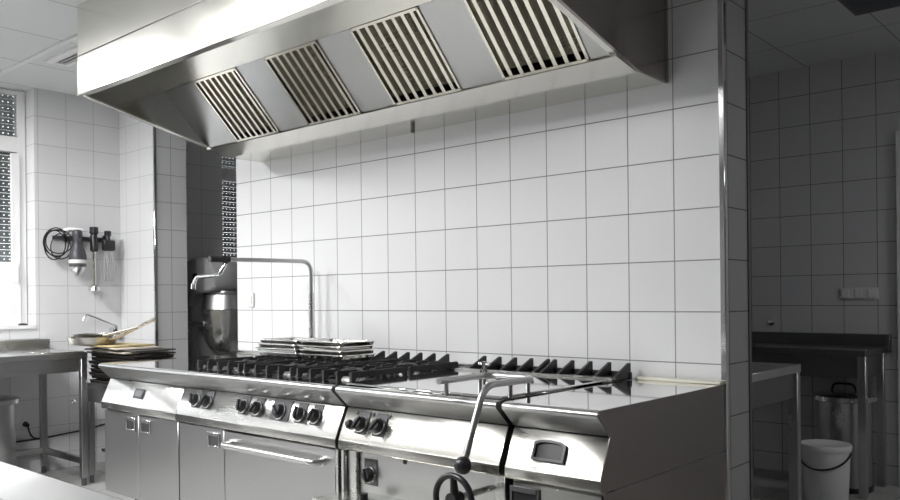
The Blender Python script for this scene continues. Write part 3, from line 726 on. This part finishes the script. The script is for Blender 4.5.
build('gearbox', MB().lathe([(0, 1.722), (.024, 1.722), (.025, 1.69), (.018, 1.68), (.020, 1.65), (0, 1.65)], (-5.925, 2.895, 0), 24).box(-5.95, -5.90, 2.855, 2.945, 1.575, 1.655, .012, seg=3), Black, wh)
for cy in (2.878, 2.922):
    m = MB()
    for k in range(4):
        a = PI*k/4
        pts = []
        for q in range(17):
            t = q/16; z = 1.575-.225*math.sin(PI*t) if False else 0
            ph = PI*t
            rr = .026*math.sin(ph)**.8 if 0 < t < 1 else .004
            s = 1 if t < .5 else -1
            zz = 1.575 - .225*(1-abs(2*t-1)**1.7)
            off = .004 + .028*math.sin(PI*min(1, (1.575-zz)/.225*.92)**1.3) if zz > 1.355 else .010
            pts.append((-5.925+s*off*math.cos(a), cy+s*off*math.sin(a), zz))
        m.tube(pts, .0022, 5)
    build('wire_whisk', m, S_door, wh)

# wall socket with plug by the floor, under the window table
ws = thing('wall_socket', 'round wall socket with a black plug low on the wall under the left worktable', 'socket', (-5.995, 2.325, .351))
build('plate', MB().lathe([(0, 0), (.035, 0), (.033, .008), (0, .008)], n=24, M=Matrix.Translation((-6.0, 2.325, .351)) @ Matrix.Rotation(PI/2, 4, 'Y')), PVC, ws)
pc = thing('plug_cord', 'black plug and cable hanging from the socket and running along the wall to the right', 'cable', (-5.97, 2.33, .34))
build('plug', MB().tube([(-5.992, 2.325, .351), (-5.955, 2.325, .345)], [.020, .014], 14), Black, pc)
build('cord', MB().tube(smooth_path([(-5.955, 2.325, .345), (-5.945, 2.34, .27), (-5.986, 2.40, .235), (-5.986, 2.75, .26), (-5.986, 3.0, .30)], .06), .006, 8), Black, pc)
build('cord', MB().tube(smooth_path([(-5.986, 2.44, .237), (-5.986, 2.15, .235), (-5.986, 1.9, .33)], .08), .006, 8), Black, pc)
ws2 = thing('pipe_valve', 'pair of small chrome wall valves above the floor behind the low stand', 'valve', (-5.99, 2.80, .47))
for y in (2.66, 2.86):
    build('knob', MB().lathe([(0, 0), (.018, 0), (.018, .012), (.010, .016), (0, .03)], n=16, M=Matrix.Translation((-6.0, y, .47)) @ Matrix.Rotation(PI/2, 4, 'Y')), S_chrome, ws2)

# waste bins (left one partly out of the frame)
def waste_bin(c, label, R=.17, hgt=.60, m=None):
    t = thing('waste_bin', label, 'waste bin', c, 'round steel waste bins with lids')
    build('body', MB().lathe([(0, 0), (R*.96, 0), (R, .02), (R, hgt-.06), (R-.004, hgt-.055), (0, hgt-.055)], n=48), m or S_table, t, local=True)
    build('base_ring', MB().lathe([(R*.9, 0), (R+.006, 0), (R+.006, .03), (R, .034)], n=48), Black, t, local=True)
    ld = build('lid', MB().lathe([(0, hgt), (R*.5, hgt-.004), (R*1.05, hgt-.016), (R+.028, hgt-.026), (R+.030, hgt-.052), (R, hgt-.056), (0, hgt-.056)], n=48), S_panel, t, local=True)
    build('lid_handle', MB().tube(smooth_path([(-.07, 0, hgt-.006), (-.06, 0, hgt+.045), (.06, 0, hgt+.045), (.07, 0, hgt-.006)], .03), .007, 10), Black, ld, local=True)
    return t
waste_bin((-5.74, 1.99, 0), 'steel waste bin with a lid under the worktable by the left edge of the photo', .165, .60)

# ================================================================ FOREGROUND WORKTOP
fg = thing('worktable', 'bright scratched steel table whose corner fills the lower left foreground', 'table', (-1.5, .2, 0))
build('tabletop', MB().box(-2.9, -.95, -.15, .662, .832, .870, .004), S_fore, fg)
for x, y in ((-2.86, -.11), (-2.86, .62), (-.99, -.11), (-.99, .62)):
    build('leg', MB().box(x-.02, x+.02, y-.02, y+.02, 0, .832, .002), S_table, fg)
build('undershelf', MB().box(-2.84, -1.01, -.10, .60, .20, .225, .002), S_table, fg)

# ================================================================ PLANETARY MIXER in the passage
mx = thing('planetary_mixer', 'tall floor-standing planetary mixer with a steel bowl in the dim passage behind the wall', 'mixer', (-5.60, 3.62, 0))
mx_c = (-5.60, 3.62)
build('base', MB().box(-5.86, -5.32, 3.42, 3.84, 0, .12, .03, seg=3), S_dark, mx)
build('column', MB().box(-5.86, -5.70, 3.46, 3.80, .10, 1.32, .05, seg=4), Enamel, mx)
hd = [(-5.87, 1.16), (-5.87, 1.36), (-5.84, 1.45), (-5.77, 1.51), (-5.66, 1.535), (-5.52, 1.53), (-5.42, 1.49), (-5.37, 1.42), (-5.36, 1.30), (-5.42, 1.26), (-5.68, 1.25), (-5.70, 1.16)]
build('head', MB().prism(hd, 'y', 3.44, 3.80, bev=.02), Enamel, mx)
build('planetary_hub', MB().lathe([(0, 1.27), (.13, 1.27), (.135, 1.25), (.12, 1.20), (.05, 1.18), (.035, 1.10), (0, 1.10)], (-5.50, 3.62, 0), 32), S_door, mx)
build('bowl', MB().lathe([(0, .78), (.05, .78), (.12, .82), (.16, .90), (.172, 1.0), (.172, 1.12), (.182, 1.125), (.182, 1.115), (.165, 1.0), (.15, .90), (.11, .83), (0, .80)], (-5.50, 3.62, 0), 40), S_front, mx)
build('bowl_guard', MB().lathe([(.185, 1.13), (.165, 1.24), (.163, 1.24), (.183, 1.13)], (-5.50, 3.62, 0), 32), S_door, mx)
yk = MB().box(-5.72, -5.50, 3.425, 3.445, 1.0, 1.04, .004).box(-5.72, -5.50, 3.795, 3.815, 1.0, 1.04, .004)
build('bowl_yoke', yk, S_panel, mx)
build('lift_lever', MB().tube([(-5.78, 3.46, .95), (-5.70, 3.36, .97), (-5.62, 3.36, .97)], .012).lathe([(0, -.02), (.02, 0), (0, .02)], (-5.61, 3.36, .97), 14), S_chrome, mx)
build('speed_dial', MB().lathe([(0, 0), (.03, 0), (.026, .02), (0, .02)], n=20, M=Matrix.Translation((-5.62, 3.442, 1.38)) @ Matrix.Rotation(PI/2, 4, 'X')), Black, mx)

# ================================================================ DIM BACK ROOM
bt = thing('worktable', 'dark steel worktable with an upstand along the back wall of the dim room', 'table', (-2.4, 5.4, 0))
build('tabletop', MB().box(-3.6, -1.325, 5.16, 5.62, .832, .870, .003), S_dark, bt)
build('backsplash', MB().box(-3.6, -1.30, 5.605, 5.640, .832, .945, .003), S_dark, bt)
build('apron', MB().box(-3.56, -1.37, 5.175, 5.20, .70, .832, .001).box(-1.37, -1.34, 5.2, 5.58, .70, .832, .001), S_dark, bt)
for x, y in ((-1.352, 5.19), (-1.352, 5.59), (-3.56, 5.19), (-3.56, 5.59)):
    build('leg', MB().box(x-.022, x+.022, y-.022, y+.022, 0, .832, .002), S_table, bt)
nt_ = thing('worktable', 'pale topped worktable tucked behind the right end of the tiled partition', 'table', (-2.0, 3.65, 0))
build('tabletop', MB().box(-2.7, -1.308, 3.30, 3.995, .832, .870, .003), S_table, nt_)
build('apron', MB().box(-2.66, -1.322, 3.33, 3.97, .715, .832, .001), S_dark, nt_)
for x, y in ((-1.332, 3.968), (-1.332, 3.33), (-2.66, 3.968), (-2.66, 3.33)):
    build('leg', MB().box(x-.022, x+.022, y-.022, y+.022, 0, .832, .002), S_table, nt_)
tg = thing('serving_spoon', 'small bright steel spoon lying on the far dark worktable', 'spoon', (-2.05, 5.25, .871))
build('handle', MB().box(-2.14, -2.06, 5.235, 5.265, .8705, .8735, .001), S_fil, tg)
build('bowl', MB().lathe([(0, 0), (.012, .001), (.034, .008), (.032, .008), (.010, .003), (0, .002)], (-2.035, 5.251, .8705), 16), S_fil, tg)
waste_bin((-1.515, 5.40, 0), 'large steel bin with an overhanging lid under the far dark worktable', .155, .60, S_table)
bu = thing('bucket', 'white plastic bucket with lid and dark carrying handle on the dim room floor', 'bucket', (-1.485, 4.93, 0))
build('body', MB().lathe([(0, 0), (.113, 0), (.117, .006), (.131, .325), (0, .325)], n=40), Bucket, bu, local=True)
lid = build('lid', MB().lathe([(0, .338), (.112, .338), (.121, .345), (.137, .345), (.140, .336), (.137, .313), (.131, .313), (.131, .325), (0, .325)], n=40), Bucket, bu, local=True)
build('carrying_handle', MB().tube([(.137*math.cos(a), .137*math.sin(a), .33-.095*math.sin(-a-.0) if False else .300-.085*abs(math.sin(a))) for a in [-PI*q/24 for q in range(25)]], .0055, 8), Black, bu, local=True)
# wall fittings
sk = thing('triple_socket', 'white triple socket plate on the dark tiled back wall', 'socket', (-1.485, 5.645, 1.20))
build('plate', MB().box(-1.600, -1.372, 5.636, 5.650, 1.165, 1.237, .004), WhiteP, sk)
for x in (-1.565, -1.486, -1.407):
    build('socket_insert', MB().box(x-.024, x+.024, 5.630, 5.636, 1.177, 1.225, .003), Bucket, sk)
pk = thing('wall_knob', 'small round dark switch knob on the tiles above the far dark worktable', 'hook', (-2.04, 5.64, 1.01))  # small switch knob on the back wall
build('knob', MB().lathe([(0, 0), (.022, 0), (.022, .006), (.010, .012), (.014, .030), (0, .034)], n=18, M=Matrix.Translation((-2.04, 5.65, 1.012)) @ Matrix.Rotation(PI/2, 4, 'X')), S_chrome, pk)
# small switch on the partition near its left end
sq = thing('wall_switch', 'small white switch box on the partition tiles left of the pot filler tap', 'switch', (-4.29, 3.01, 1.20))
build('plate', MB().box(-4.325, -4.262, 3.003, 3.015, 1.155, 1.245, .004), WhiteP, sq)
build('rocker', MB().box(-4.310, -4.277, 2.998, 3.003, 1.175, 1.225, .002), WhiteP, sq)
